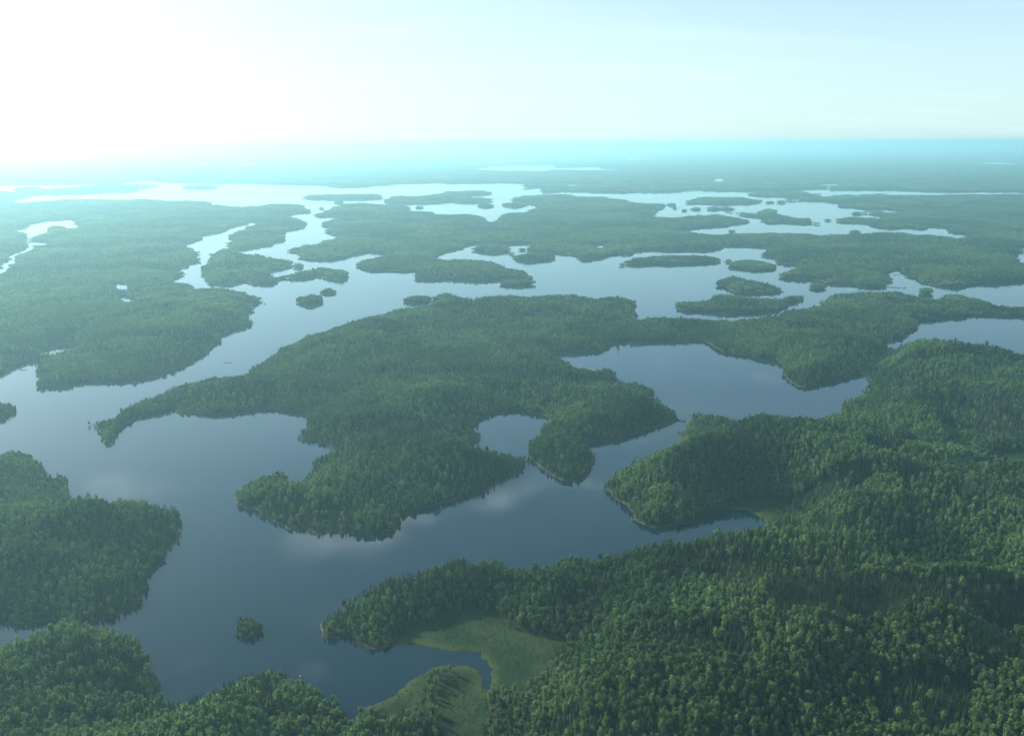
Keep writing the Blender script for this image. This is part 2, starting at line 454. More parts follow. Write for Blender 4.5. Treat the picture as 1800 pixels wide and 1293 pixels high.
R2 = land('r2', 'peninsula', 'wooded neck of land between the two lakes at right', 'the neck of land between the right lakes', relief=6, outline=[
    (1116,553),(1133,552),(1170,552),(1200,553),(1233,552),(1280,558),(1323,560),(1367,553),(1370,543),(1387,537),(1433,533),(1443,525),(1457,517),(1460,512),(1490,513),(1517,510),(1560,510),(1593,510),(1600,517),(1633,522),(1657,522),(1660,513),(1683,512),(1717,518),(1738,527),(1742,532),(1773,535),(1800,537),(1950,545),(2150,552),
    (2150,585),(1950,562),(1800,557),(1750,557),(1700,557),(1650,563),(1613,562),(1613,577),(1593,587),(1567,597),(1550,603),(1560,614,0),(1546,640,0),(1531,664,0),(1510,657),(1490,668),(1460,672),(1440,678),(1415,682),(1400,679),(1385,668),(1375,655),(1376,641),(1365,632),(1330,628),(1295,622),(1260,612),(1240,600),(1225,598),(1180,600),(1140,602),(1104,603,0),(1098,592,0),(1105,570,0)])
L1 = land('l1', 'peninsula', 'wooded headland reaching in from the left edge', 'the headland at the left edge', [
    (-320,780),(-150,785),(0,790),(13,783),(33,782),(50,787),(57,800),(70,803),(80,817),(93,823),(100,820),(113,820),(118,837),(122,863),(124,880),(150,880),(183,877),(213,868),(247,867),(277,872),(310,878),(315,893),(318,917),(317,935),(308,955),(293,970),(283,990),(268,1005),(261,1023),(257,1043),(247,1063),(215,1076),(197,1087),(160,1092),(117,1094),(60,1094),(0,1094),(-200,1104),(-420,1120)])
W1 = land('w1', 'mainland', 'broad forested western shore beyond the left channel', 'the western shore at left', [
    (-420,372),(-200,370),(-60,368),(27,366),(57,365),(117,360),(187,358),(267,357),(367,358),(390,363),(427,365),(467,359),(513,358),(527,362),(550,367),(540,373),(513,376),(527,383),(538,393),(530,402),(500,409),(493,415),(477,427),(470,433),(430,439,0),(417,443,0),(410,442,0),(407,435),(409,431),(400,420),(403,413),(417,408),(427,400),(463,393),(455,391),(433,393),(400,403),(387,412),(353,417),(352,425),(320,433),(340,441),(350,450),(340,456),(352,463),(330,466),(300,465),(303,475),(325,476),(330,483),(315,490),(295,495),(343,498),(347,510),(353,510),(355,503),(400,505),(433,512),(467,525),(463,530),(437,538),(437,557),(445,563),(442,573),(407,580),(390,597),(367,617),(333,638),(293,653),(250,665),(213,668),(133,671),(83,679),(66,682),(57,673),(61,664),(73,655),(67,648),(55,637),(38,637),(26,648),(0,660),(-150,690),(-420,740)],
    holes=[[(5,414),(27,411),(48,408),(50,402),(70,398),(87,395),(123,392),(147,395),(138,401),(137,407),(117,408),(112,404),(98,403),(86,405),(85,410),(67,417),(60,419),(48,416),(27,414)],
           [(54,418),(62,420),(56,426),(50,430),(87,432),(87,435),(50,434),(42,431),(50,424)],
           [(58,434),(64,440),(48,446),(28,456),(16,468),(10,480),(-10,486),(-12,482),(4,476),(12,464),(24,452),(42,443)],
           [(196,505),(208,499),(220,502),(222,508),(208,507)],
           [(206,529),(220,523),(232,526),(230,531),(215,531)],
           [(78,618),(86,608),(105,602),(128,601),(140,603),(118,613),(95,619)],
           [(282,404),(293,400),(303,402),(297,405)]], relief=4)
N1 = land('n1', 'mainland', 'large wooded land across the middle distance', 'the large land in the middle distance', [
    (507,443),(513,433),(547,428),(567,420),(582,417),(600,415),(580,410),(578,403),(568,397),(568,392),(583,384),(600,378),(640,377),(678,374),(640,375),(600,377),(570,380),(568,376),(583,362),(600,357),(633,353),(683,355),(722,358),(708,363),(733,365),(763,366),(764,371),(800,371),(833,372),(848,374),(857,384),(870,384),(874,377),(883,370),(923,367),(930,363),(928,352),(913,347),(897,342),(933,338),(967,335),(993,335),(1017,340),(1067,340),(1100,347),(1120,352),(1163,353),(1166,360),(1160,366),(1142,374),(1167,377),(1187,378),(1223,375),(1230,371),(1240,375),(1253,372),(1277,375),(1307,382),(1313,386),(1300,392),(1273,396),(1255,396),(1225,398),(1193,402),(1215,404),(1243,407),(1267,408),(1290,406),(1310,406),(1350,405),(1390,405),(1427,410),(1453,412),(1493,411),(1533,409),(1590,408),(1620,413),(1665,417),(1680,419),(1700,416),(1707,408,0),(1777,407),(1787,413),(1800,413),(1950,418),(2150,424),
    (2150,462),(1950,452),(1800,437),(1789,440),(1775,450),(1793,458),(1800,467),(1950,480),(2150,494),(2150,520),(1950,506),(1800,497),(1767,498),(1720,502),(1683,507),(1643,502),(1617,495),(1597,487),(1590,480),(1591,474),(1567,475),(1560,480),(1560,488),(1547,492),(1590,498),(1593,507),(1583,508),(1533,505),(1500,500),(1450,497),(1407,490),(1370,486),(1372,477),(1380,472),(1413,465),(1400,463),(1373,462),(1343,447),(1346,437),(1360,432),(1340,432),(1307,430),(1270,428),(1250,437),(1233,438),(1200,437),(1117,437),(1110,443),(1083,444),(1064,449),(1037,454),(1013,452),(1013,445),(990,442),(967,440),(933,437),(913,435),(920,430),(935,424),(893,423),(853,422),(837,423),(813,432),(787,437),(784,451),(813,451),(847,452),(877,457),(883,463),(920,468),(933,480),(931,484),(880,487),(833,489),(800,488),(760,490),(733,491),(727,491),(728,480),(729,473),(710,475),(683,472),(650,473),(627,467),(623,460),(633,452),(660,448),(695,442),(667,442),(647,440),(620,447),(600,453),(567,457),(547,457),(527,452)],
    holes=[[(1032,427),(1045,425),(1068,426),(1071,429),(1050,430),(1035,429)], [(993,360),(998,358),(1001,361),(996,362)]], relief=4)
I1 = land('i1', 'island', 'two lobed wooded island in the left channel', 'the two lobed island in the left channel', [
    (362,463),(368,455),(380,449),(383,440),(395,436),(408,440),(412,446,0),(420,453,0),(450,452),(483,452),(510,456),(528,464),(523,468),(500,472),(468,477),(470,483),(500,481),(527,473),(567,465),(600,468),(608,474),(613,487),(600,493),(583,490),(567,485),(520,492),(503,487),(480,502),(440,502),(433,495),(397,500),(364,503),(366,490),(358,480)])
E1 = land('e1', 'mainland', 'low wooded land at far right beyond the island group', 'the low land at far right', [
    (1384,348),(1410,345),(1450,345),(1477,342),(1500,342),(1513,344),(1533,342),(1552,341),(1575,345),(1600,345),(1680,345),(1800,347),(1950,351),(2150,354),(2150,440,0),(1950,430,0),(1800,425,0),(1720,420,0),(1697,414),(1667,408),(1660,402),(1632,400),(1620,403),(1587,401),(1583,403),(1555,401),(1537,394),(1540,391),(1510,393),(1475,391),(1463,388),(1466,383),(1500,381),(1545,383),(1548,379),(1520,376),(1510,373),(1530,370),(1569,374),(1569,370),(1520,368),(1500,366),(1477,364),(1473,357),(1433,353),(1390,351)],
    holes=[[(1640,359),(1655,358),(1656,360),(1641,361)], [(1777,407),(1790,411),(1820,413),(1820,416),(1787,413)]], relief=3)
S1 = land('s1', 'island', 'long low wooded strip in the bright far lake at left', 'the strip in the far lake at left', [
    (-420,362),(-100,350),(-40,344),(12,348),(25,349),(22,343),(40,340),(65,339),(70,343),(95,343),(110,340),(130,339),(150,336),(180,334),(240,333),(284,334),(240,341),(230,345),(170,347),(130,350),(80,351),(50,352),(40,358),(27,364),(-60,369),(-420,378)], relief=8)
FAR = land('far', 'mainland', 'hazy forested plain stretching to the horizon', 'the hazy plain below the horizon', [
    (-420,348),(0,337),(40,336),(120,334),(150,333),(225,330),(235,327),(250,324),(275,325),(300,327),(350,326),(430,325),(530,325),(555,324),(575,327),(600,327),(650,324),(672,321),(690,321),(675,319),(700,317.5),(725,317),(780,315),(793,317),(800,316),(900,315),(975,316),(1065,318),(1030,320),(960,321),(920,321),(940,323),(985,323),(1000,325),(975,329),(950,330),(970,331),(995,331),(1050,333),(1100,334),(1140,334),(1200,332),(1215,330),(1240,332),(1320,333),(1400,334),(1440,333),(1480,334),(1575,336),(1650,340),(1775,342),(1800,344),(1950,350),(2250,356),
    (2700,256.5),(1800,254),(1350,246.5),(900,244),(450,256),(0,271.5),(-900,275)],
    holes=[[(800,290),(850,287),(900,284),(970,284),(985,288),(1060,288),(1127,290),(1050,292),(975,291),(960,293),(880,292)], [(335,293),(355,290.5),(377,292),(380,296),(360,295)], [(415,293),(425,291.5),(428,293.5)], [(738,289),(748,287),(757,289),(748,290.5)], [(863,276.5),(880,274.5),(897,276),(880,277.5)],
           [(1111,275),(1125,273),(1147,274.5),(1130,276.5)], [(1256,312),(1270,310),(1288,313),(1278,316),(1265,314)], [(1241,313),(1247,311),(1249,313)], [(1415,329),(1432,326),(1452,322.5),(1480,322.5),(1472,326),(1478,331),(1455,329),(1438,331)],
           [(1670,300.5),(1690,298),(1712,300.5),(1690,303)], [(1728,292),(1745,290.5),(1760,292),(1745,293.5)], [(1328,266),(1350,264.5),(1380,265.5),(1350,267.5)]], far=True, relief=6)

ISLETS = [
 ('lone oval islet of trees in the open near water', 417,459,1073,1124), ('wooded islet cut by the left edge of the view', -60,18,690,742),
 ('small wooded islet midway along the left channel', 526,566,518,535), ('tiny round wooded islet right beside a larger islet in the left channel', 567,588,505,517),
 ('low islet beside the rounded bump of the central shore', 713,758,518,531), ('ragged islet below the middle land lobe', 878,936,489,499),
 ('round wooded islet in the mouth of the middle bay', 837,892,421,440), ('long thin islet in the middle bay', 902,971,443,455), ('speck of an islet left of the thin middle bay islet', 888,901,439,444),
 ('oval wooded island off the end of the long flat island', 1284,1359,452,475),
 ('small islet in the right channel mouth', 1424,1449,497,509), ('tiny reddish islet at the right channel bend', 1616,1636,507,519),
 ('small dark islet in the bright far lake at left', 333,373,330,337), ('long flat island in the far lake left of centre', 553,665,340,349),
 ('long island in the far lake centre', 676,820,339,353), ('tapering island at the right end of the long far island', 800,864,342,352), ('thin sandbar like island in the far lake centre', 778,858,331,338), ('small oval islet off the far island tips', 842,867,353,359), ('wedge shaped islet beside the far middle land', 882,927,348,358),
 ('dot islet in the far left bay', 732,742,355,362), ('small islet off the far left point', 590,602,350,356), ('dot islet at the far channel top', 563,568,363,367),
 ('flat wooded island in the far right water', 1211,1328,344,358), ('thin island behind the flat far right island', 1322,1432,338,344), ('dot islet right of the flat far island', 1329,1338,349,353), ('small flat islet in the far right gap', 1348,1360,351,356), ('smaller flat islet in the far right gap', 1367,1379,352,356),
 ('round islet off the far middle land point', 1172,1188,349,359), ('dot islet under the round far islet', 1184,1190,359,364), ('oval islet at the left of the far islet row', 1216,1231,360,367), ('middle islet of the far islet row', 1245,1264,361,367), ('right islet of the far islet row', 1267,1289,362,367), ('speck islet left of the far islet row', 1199,1206,365,369),
 ('dot islet left of the far right point', 1452,1459,383,389), ('small round islet against the middle land at right', 1496,1511,404,412), ('small round islet on the far right inlet', 1612,1628,399,405), ('dot islet by the middle land', 1281,1290,400,408), ('thin islet at the foot of the far hazy plain', 925,1000,319,323), ('short islet at the foot of the far hazy plain', 952,992,327,331), ('low islet in the right lake cut by the view edge', 1500,1512,374,378),
]
for lab, x0, x1, yt, yb in ISLETS:
    land('islet%d_%d' % (x0, yb), 'island', lab, 'the ' + lab, islet(x0, x1, yt, yb), islet=True, relief=6 if yb < 600 else 7)
land('i3', 'island', 'long flat wooded island on the wide middle water', 'the long flat island on the middle water', [
    (1090,461),(1100,452),(1113,446),(1150,444),(1200,443),(1240,446),(1270,450),(1290,453),(1283,458),(1243,461),(1200,463),(1133,464),(1093,464)], relief=2)
land('i4', 'island', 'long leaning island with a hump in the far right water', 'the long leaning island at far right', [
    (1280,370),(1300,369),(1335,372),(1338,367),(1350,364),(1366,366),(1368,372),(1390,378),(1425,384),(1437,389),(1430,393),(1410,394),(1390,391),(1375,390),(1352,392),(1338,387),(1337,381),(1320,380),(1300,375)], relief=2)
land('i5', 'island', 'wooded island with pale shore in the right middle water', 'the pale shored island at right', [
    (1259,492),(1265,485),(1280,481),(1305,482),(1320,485),(1340,493),(1365,497),(1378,503),(1381,512),(1365,517),(1330,515),(1300,513),(1280,509),(1262,501)], relief=4)
land('i2', 'island', 'wooded island with a pointed right end near the right neck', 'the pointed island near the right neck', [
    (1190,533),(1200,523),(1240,521),(1260,512),(1300,513),(1340,519),(1367,519),(1395,520,0.3),(1410,522,0.2),(1412,528),(1387,532),(1367,545),(1333,548),(1283,553),(1250,547),(1220,545),(1200,547)], relief=4)

# marshes and clearings (no tall trees)
def marsh_poly(px, seed): return rough_outline([ground(x, y) for x, y in px], amp=0.22, seed=seed)
MARSH = [
 (M1, 'sedge marsh around the winding creek mouth at bottom centre', [(625,1240),(625,1252),(660,1258),(700,1260),(745,1254),(748,1225),(754,1197),(766,1182),(790,1177),(797,1185),(783,1196),(772,1208),(764,1228),(768,1254),(780,1300),(800,1340),(845,1330),(850,1293),(857,1240),(858,1228),(883,1212),(912,1222),(943,1196),(963,1176),(980,1150),(997,1126),(950,1117),(910,1110),(897,1104),(889,1093),(880,1082),(862,1076),(843,1072),(783,1084),(737,1099),(712,1115),(690,1128),(740,1150),(800,1155),(830,1160),(700,1200)]),
 (M1, 'bright sedge fringe at the end of the narrow inlet', [(1255,893),(1290,886),(1325,882),(1378,888),(1374,912),(1352,936),(1325,932),(1340,915)]),
 (M1, 'pale green meadow beside the narrow strait at right of centre', [(1190,792),(1196,770),(1200,752),(1212,740),(1226,745),(1243,750),(1283,757),(1267,768),(1233,775),(1207,786)]),
 (C1, 'narrow sedge strip on the tip of the central peninsula', [(1140,760),(1150,748),(1180,738),(1200,733),(1212,738),(1190,746),(1170,756)]),
 (C1, 'round green clearing among trees on the central peninsula', [(1003,676),(1020,668),(1050,667),(1078,674),(1080,684),(1050,690),(1015,688)]),
 (M1, 'dark open clearing at the right edge', [(1742,806),(1760,796),(1800,792),(1860,800),(1860,820),(1800,824),(1755,818)]),
]
for i, (L, lab, px) in enumerate(MARSH): L.marsh.append(marsh_poly(px, 300 + i))
BOG = [rough_outline([ground(x, y) for x, y in p], seed=400 + i) for i, p in enumerate([
    [(1355,1100),(1420,1105),(1500,1112),(1633,1078),(1720,1076),(1850,1098),(1880,1150),(1700,1162),(1567,1152),(1433,1160),(1367,1165),(1330,1140)],
    [(1367,886),(1440,880),(1520,872),(1536,884),(1517,908),(1400,912),(1376,912)],
    [(1520,1250),(1600,1232),(1700,1236),(1720,1280),(1620,1330),(1540,1320)]])]
BROWN = [rough_outline([ground(x, y) for x, y in [(1640,735),(1690,712),(1760,715),(1860,730),(1880,785),(1780,782),(1700,776),(1655,765)]], seed=420)]

# ------------------------------------------------------------------ terrain meshes
def frustum(P, z=6.0, mx=190, my=120):
    px, py = project(np.column_stack([P, np.full(len(P), z)]))
    return (px > -mx) & (px < 1800 + mx) & (py < 1293 + my) & (P[:, 1] > 0)
def polar_points(smin, k, dmin, dmax, seed):
    """jittered points around the camera whose spacing grows with distance"""
    r = np.random.default_rng(seed); d, out = dmin, []
    half = math.atan((900 + 220) / FPX * 1.06)
    while d < dmax:
        s = max(smin, k * d); n = int(2 * half * d / s) + 1
        a = -half + (np.arange(n) + r.random(n) * 0.7) * (s / d)
        dd = d + (r.random(n) - 0.5) * 0.6 * s
        out.append(np.stack([np.sin(a) * dd, np.cos(a) * dd], 1)); d += s
    return np.concatenate(out)
GRID = polar_points(11, 0.011, 300, 14000, 5)
GRID_FAR = polar_points(120, 0.02, 5200, 75000, 6)
for L in LANDS:
    L.setup()
    G = GRID_FAR if L.far else GRID
    lo, hi = L.outer.min(0), L.outer.max(0)
    G = G[(G[:, 0] > lo[0]) & (G[:, 0] < hi[0]) & (G[:, 1] > lo[1]) & (G[:, 1] < hi[1])]
    G = G[L.contains(G)] if len(G) else G
    if not L.far and len(lo): 
        # extra points for small islands so that they rise in the middle
        c = L.outer.mean(0)
        if len(G) < 12:
            ex = np.concatenate([c + (L.outer - c) * f for f in (0.85, 0.55, 0.25)]); G = ex[L.contains(ex)]
    if len(G):
        dg = L.dist(G); lim = 1.5 if not L.far else 20
        G, dg = G[dg > lim], dg[dg > lim]
    if not L.far:                             # a narrow bank just inside the waterline
        ex = []
        for ring in [L.outer] + L.holes:
            t = np.roll(ring, -1, 0) - np.roll(ring, 1, 0)
            nn = np.stack([t[:, 1], -t[:, 0]], 1) / np.maximum(np.linalg.norm(t, axis=1, keepdims=True), 1e-6)
            ex += [ring + nn * 2.4, ring - nn * 2.4]
        ex = np.concatenate(ex); ex = ex[L.contains(ex)]
        ex = ex[(np.hypot(ex[:, 0], ex[:, 1]) < 3000)]
        if len(ex):
            de = L.dist(ex); ex = ex[(de > 1.7) & (de < 2.6)]
            G = np.concatenate([G, ex]) if len(G) else ex
    vs_, es = [], []
    for ring in [L.outer] + L.holes + L.marsh:
        b = len(vs_); vs_ += [tuple(p) for p in ring]
        es += [(b + i, b + (i + 1) % len(ring)) for i in range(len(ring))]
    vs_ += [tuple(p) for p in G]
    V, _, F, _, _, _ = delaunay_2d_cdt([Vector(v) for v in vs_], es, [], 0, 0.01)
    V = np.array([(v.x, v.y) for v in V]); F = np.array(F)
    keep = L.contains(V[F].mean(1)); F = F[keep]
    d = L.dist(V)
    if L.marsh:
        sh = kdtree.KDTree(len(L.outer) + sum(len(h) for h in L.holes)); k = 0
        for ring in [L.outer] + L.holes:
            for p in ring: sh.insert((p[0], p[1], 0), k); k += 1
        sh.balance()
    Z = L.height(V, d)
    if L.marsh:
        mm = np.zeros(len(V), bool)
        for m in L.marsh:
            tree = kdtree.KDTree(len(m))
            for i, p in enumerate(m): tree.insert((p[0], p[1], 0), i)
            tree.balance()
            mm |= np.array([tree.find((x, y, 0))[2] < 0.05 for x, y in V])
        Z = np.where(mm, 0.05, Z)
        ons = np.array([sh.find((x, y, 0))[2] < 0.05 for x, y in V]); Z = np.where(ons, -0.3, Z)
    if L.far:
        dc = np.hypot(V[:, 0], V[:, 1])
        Z = np.where(d < 1, -0.5, 2 + 9 * sstep(11000, 13000, dc) + 5 * fbm(V[:, 0], V[:, 1], 900, 3))
    o = mesh_obj(L.name, np.column_stack([V, Z]), F, M_FAR if L.far else M_LAND, smooth=True)
    tag(o, L.label, kind='structure')
    L.obj = o
    if not L.far:
        a = o.data.attributes.new('shore', 'FLOAT', 'POINT')
        if L.marsh: dsh = np.array([sh.find((x, y, 0))[2] for x, y in V])
        else: dsh = d
        a.data.foreach_set('value', (1 - sstep(2.5, 7.0, dsh)).astype(np.float32))

# marsh sheets
GM = polar_points(4, 0.004, 300, 2000, 8)
for i, (L, lab, px) in enumerate(MARSH):
    ring = L.marsh[[j for j, m in enumerate(MARSH) if m[0] is L].index(i)]
    G = GM[inside(ring, GM)]
    b = len(ring)
    lo, hi = ring.min(0) - 15, ring.max(0) + 15
    pts = [Vector(p) for p in ring] + [Vector(p) for p in G]; es = [(k, (k + 1) % b) for k in range(b)]
    O = L.outer; nO = len(O); near = ((O > lo) & (O < hi)).all(1)      # the waterline cuts the sheet
    for k in range(nO):
        if near[k] and near[(k + 1) % nO]:
            es.append((len(pts), len(pts) + 1)); pts += [Vector(O[k]), Vector(O[(k + 1) % nO])]
    V, _, F, _, _, _ = delaunay_2d_cdt(pts, es, [], 0, 0.01)
    V = np.array([(v.x, v.y) for v in V]); F = np.array(F)
    cen = V[F].mean(1)
    ins = L.contains(V)
    F = F[inside(ring, cen) & L.contains(cen)]
    dw = np.array([L.kd_shore.find((x, y, 0))[2] for x, y in V])
    ins = dw > 0.3
    Z = np.where(ins, 0.30 + 0.35 * fbm(V[:, 0], V[:, 1], 14, 3, 3), 0.10)
    o = mesh_obj('marsh', np.column_stack([V, Z]), F, M_MARSH, smooth=True)
    tag(o, lab, kind='structure')
    kd = kdtree.KDTree(len(L.outer))
    for j, q in enumerate(L.outer): kd.insert((q[0], q[1], 0), j)
    kd.balance()
    ds = np.array([kd.find((x, y, 0))[2] for x, y in V]) + 5 * (fbm(V[:, 0], V[:, 1], 9, 2, 31) - 0.5)
    o.data.attributes.new('shore', 'FLOAT', 'POINT').data.foreach_set('value', (0.75 * (1 - sstep(2, 8, ds))).astype(np.float32))

# the lake: one sheet out to the horizon
W = 90000.0
o = mesh_obj('lake_water', [(-W, -3000, 0), (W, -3000, 0), (W, W, 0), (-W, W, 0)], [(0, 1, 2, 3)], M_WATER)
tag(o, 'calm dark blue lake water winding between all the islands', kind='structure')


# ------------------------------------------------------------------ trees
class MB:
    def __init__(s): s.v, s.f = [], []
    def quad(s, c, n, size, r, asp=1.0):
        n = n / np.linalg.norm(n)
        t = np.cross(n, r.normal(size=3)); t /= max(np.linalg.norm(t), 1e-6); b = np.cross(n, t)
        k = len(s.v); a, d = t * size / 2, b * size / 2 * asp
        s.v += [c - a - d * .6, c + a * .7 - d, c + a + d * .7, c - a * .6 + d]; s.f.append((k, k + 1, k + 2, k + 3))
    def tri(s, a, b, c):
        k = len(s.v); s.v += [a, b, c]; s.f.append((k, k + 1, k + 2))
    def cone(s, base, top, r0, r1, n=6):
        base, top = np.array(base, float), np.array(top, float)
        ax = top - base; ax = ax / np.linalg.norm(ax)
        t = np.cross(ax, [0.3, 0.9, 0.1]); t /= np.linalg.norm(t); b = np.cross(ax, t); k = len(s.v)
        for p, rr in ((base, r0), (top, r1)):
            for i in range(n):
                a = 2 * math.pi * i / n; s.v.append(p + (t * math.cos(a) + b * math.sin(a)) * rr)
        for i in range(n): s.f.append((k + i, k + (i + 1) % n, k + n + (i + 1) % n, k + n + i))
    def blob(s, c, rad, r, seg=7, rings=4, jit=0.18):
        k = len(s.v); c = np.array(c, float)
        s.v.append(c - np.array([0, 0, rad[2]]))
        for i in range(1, rings):
            th = math.pi * i / rings
            for j in range(seg):
                ph = 2 * math.pi * (j + 0.5 * (i % 2)) / seg; q = 1 + jit * r.normal()
                s.v.append(c + np.array([rad[0] * math.sin(th) * math.cos(ph), rad[1] * math.sin(th) * math.sin(ph), -rad[2] * math.cos(th)]) * q)
        s.v.append(c + np.array([0, 0, rad[2]])); e = len(s.v) - 1
        for j in range(seg):
            s.f.append((k, k + 1 + (j + 1) % seg, k + 1 + j))
            for i in range(rings - 2):
                a = k + 1 + i * seg
                s.f.append((a + j, a + (j + 1) % seg, a + seg + (j + 1) % seg, a + seg + j))
            s.f.append((e - seg + j, e - seg + (j + 1) % seg, e))
def broad_crown(seed, H=12.0, Wd=5.0, nleaf=230, leaf=0.75, lobes=7, core=True):
    r = np.random.default_rng(seed); m = MB()
    z0 = H * r.uniform(0.20, 0.30)
    L = []
    for i in range(lobes):
        t = (i + 0.6) / lobes; z = z0 + (H - z0) * t * 0.92
        w = Wd / 2 * (math.sin(math.pi * (0.20 + 0.66 * t)) ** 0.7)
        a = i * 2.4 + r.uniform(0, 1); off = w * r.uniform(0.15, 0.55)
        rad = max(0.55, w * r.uniform(0.62, 0.85))
        L.append((np.array([math.cos(a) * off, math.sin(a) * off, z]), rad))
    if core:
        m.blob((0, 0, (z0 + H) / 2), (Wd * 0.30, Wd * 0.30, (H - z0) * 0.42), r, 6, 4)
    for i in range(nleaf):
        c, rad = L[r.integers(lobes)]
        d = r.normal(size=3); d[2] += 0.35; d /= np.linalg.norm(d)
        p = c + d * rad * r.uniform(0.75, 1.08) * np.array([1, 1, 0.95])
        m.quad(p, d + r.normal(size=3) * 0.45, leaf * r.uniform(0.6, 1.25), r)
    return m
def trunk_mesh(seed, H, r0=0.16):
    r = np.random.default_rng(seed); m = MB()
    p = np.array([0, 0, -0.6])
    for i in range(3):
        q = np.array([r.normal() * 0.12, r.normal() * 0.12, H * (0.28 + 0.24 * i)])
        m.cone(p, q, r0 * (1 - 0.25 * i), r0 * (0.75 - 0.25 * i), 6); p = q
    for i in range(4):
        a = r.uniform(0, 6.28); z = H * r.uniform(0.35, 0.6)
        m.cone((0, 0, z), (math.cos(a) * 1.3, math.sin(a) * 1.3, z + 1.2), 0.07, 0.02, 4)
    return m
def spruce_crown(seed, H=13.0, Wd=3.4, tiers=13, fr=8, thin=False):
    r = np.random.default_rng(seed); m = MB(); z0 = H * (0.10 if not thin else 0.2)
    m.cone((0, 0, z0), (0, 0, H * 0.97), Wd * 0.24, 0.03, 6)
    for i in range(tiers):
        t = i / (tiers - 1); z = z0 + (H - z0) * (t ** 0.92) * 0.97
        w = Wd / 2 * (1 - t) ** 0.8 * r.uniform(0.75, 1.15) + 0.12
        for j in range(fr):
            a = 2 * math.pi * (j + r.uniform(-.35, .35)) / fr + i * 0.7
            ca, sa = math.cos(a), math.sin(a); ww = w * r.uniform(0.7, 1.15); hw = 0.45 * ww + 0.06
            tip = np.array([ca * ww, sa * ww, z - 0.42 * ww]); root = np.array([ca * .05, sa * .05, z + 0.30 * (H / 13)])
            sd = np.array([-sa, ca, 0]) * hw * 0.75
            mid = (tip + root) / 2 + np.array([0, 0, 0.06 * ww])
            k = len(m.v); m.v += [root, mid + sd, tip, mid - sd]; m.f.append((k, k + 1, k + 2, k + 3))
    m.tri(np.array([-.12, 0, H * .93]), np.array([.12, 0, H * .93]), np.array([0, 0, H]))
    return m
def snag_mesh(seed, H):
    r = np.random.default_rng(seed); m = MB(); m.cone((0, 0, -.5), (r.normal() * .3, r.normal() * .3, H), .16, .03, 5)
    for i in range(9):
        a = r.uniform(0, 6.28); z = H * r.uniform(.3, .9); l = r.uniform(.5, 1.3) * (1.1 - z / H)
        m.cone((0, 0, z), (math.cos(a) * l, math.sin(a) * l, z + r.uniform(-.2, .4)), .05, .015, 3)
    return m
def joined(name, parts):
    """one prototype mesh out of [(MB, material)]"""
    V, F, mi, off, mats = [], [], [], 0, []
    for m, mat in parts:
        if mat not in mats: mats.append(mat)
        V += m.v; F += [tuple(i + off for i in f) for f in m.f]; mi += [mats.index(mat)] * len(m.f); off += len(m.v)
    me = bpy.data.meshes.new(name)
    me.from_pydata([tuple(map(float, v)) for v in V], [], F)
    for x in mats: me.materials.append(x)
    me.polygons.foreach_set('material_index', mi); me.update()
    return me
def moved(m, dx, dy, s, rot, sz=None):
    q = MB(); c, sn = math.cos(rot), math.sin(rot)
    q.v = [np.array([(v[0] * c - v[1] * sn) * s + dx, (v[0] * sn + v[1] * c) * s + dy, v[2] * (sz or s)]) for v in m.v]; q.f = m.f
    return q
BH = [10.2, 11.2, 9.4, 10.6]; BW = [6.2, 5.6, 6.6, 5.4]
SH = [12.0, 13.0, 11.0]; SW = [3.6, 3.2, 4.0]
protos = bpy.data.collections.new('tree_prototypes')     # not linked: only a source of copies
def proto(idx, me):
    o = bpy.data.objects.new('tree_kind_%02d' % idx, me); protos.objects.link(o)
broad_near = [(broad_crown(20 + i, BH[i], BW[i], 260, 0.62), trunk_mesh(50 + i, BH[i])) for i in range(4)]
spruce_near = [(spruce_crown(30 + i, SH[i], SW[i], 15, 9), trunk_mesh(60 + i, SH[i] * 0.8, 0.14)) for i in range(3)]
for i in range(4):
    proto(i, joined('broadleaf', [(broad_crown(20 + i, BH[i], BW[i], 130, 0.9), M_BROAD), (trunk_mesh(50 + i, BH[i]), M_BARK)]))
for i in range(3):
    proto(4 + i, joined('spruce', [(spruce_crown(30 + i, SH[i], SW[i], 11, 7), M_SPRUCE), (trunk_mesh(60 + i, SH[i] * .8, .14), M_BARK)]))
proto(7, joined('bog_spruce', [(spruce_crown(37, 9.0, 1.7, 10, 6, True), M_SPRUCE), (trunk_mesh(67, 7, .1), M_BARK)]))
proto(8, joined('snag', [(snag_mesh(70, 10.0), M_DEAD)]))
def tuft(seed):
    r = np.random.default_rng(seed); m = MB()
    for i in range(14):
        a = r.uniform(0, 6.28); d = r.uniform(0, 1.1); p = np.array([math.cos(a) * d, math.sin(a) * d, 0]); h = r.uniform(.3, .75); w = .3
        t = np.array([math.cos(a * 3), math.sin(a * 3), 0]) * w; m.tri(p - t, p + t, p + np.array([r.normal() * .2, r.normal() * .2, h]))
    return m
proto(9, joined('tuft', [(tuft(71), M_SHRUB)]))
lowb = [broad_crown(80 + i, BH[i], BW[i] * 1.05, 34, 1.7, 5) for i in range(3)]
lows = [spruce_crown(90 + i, SH[i], SW[i] * 1.05, 6, 5) for i in range(2)]
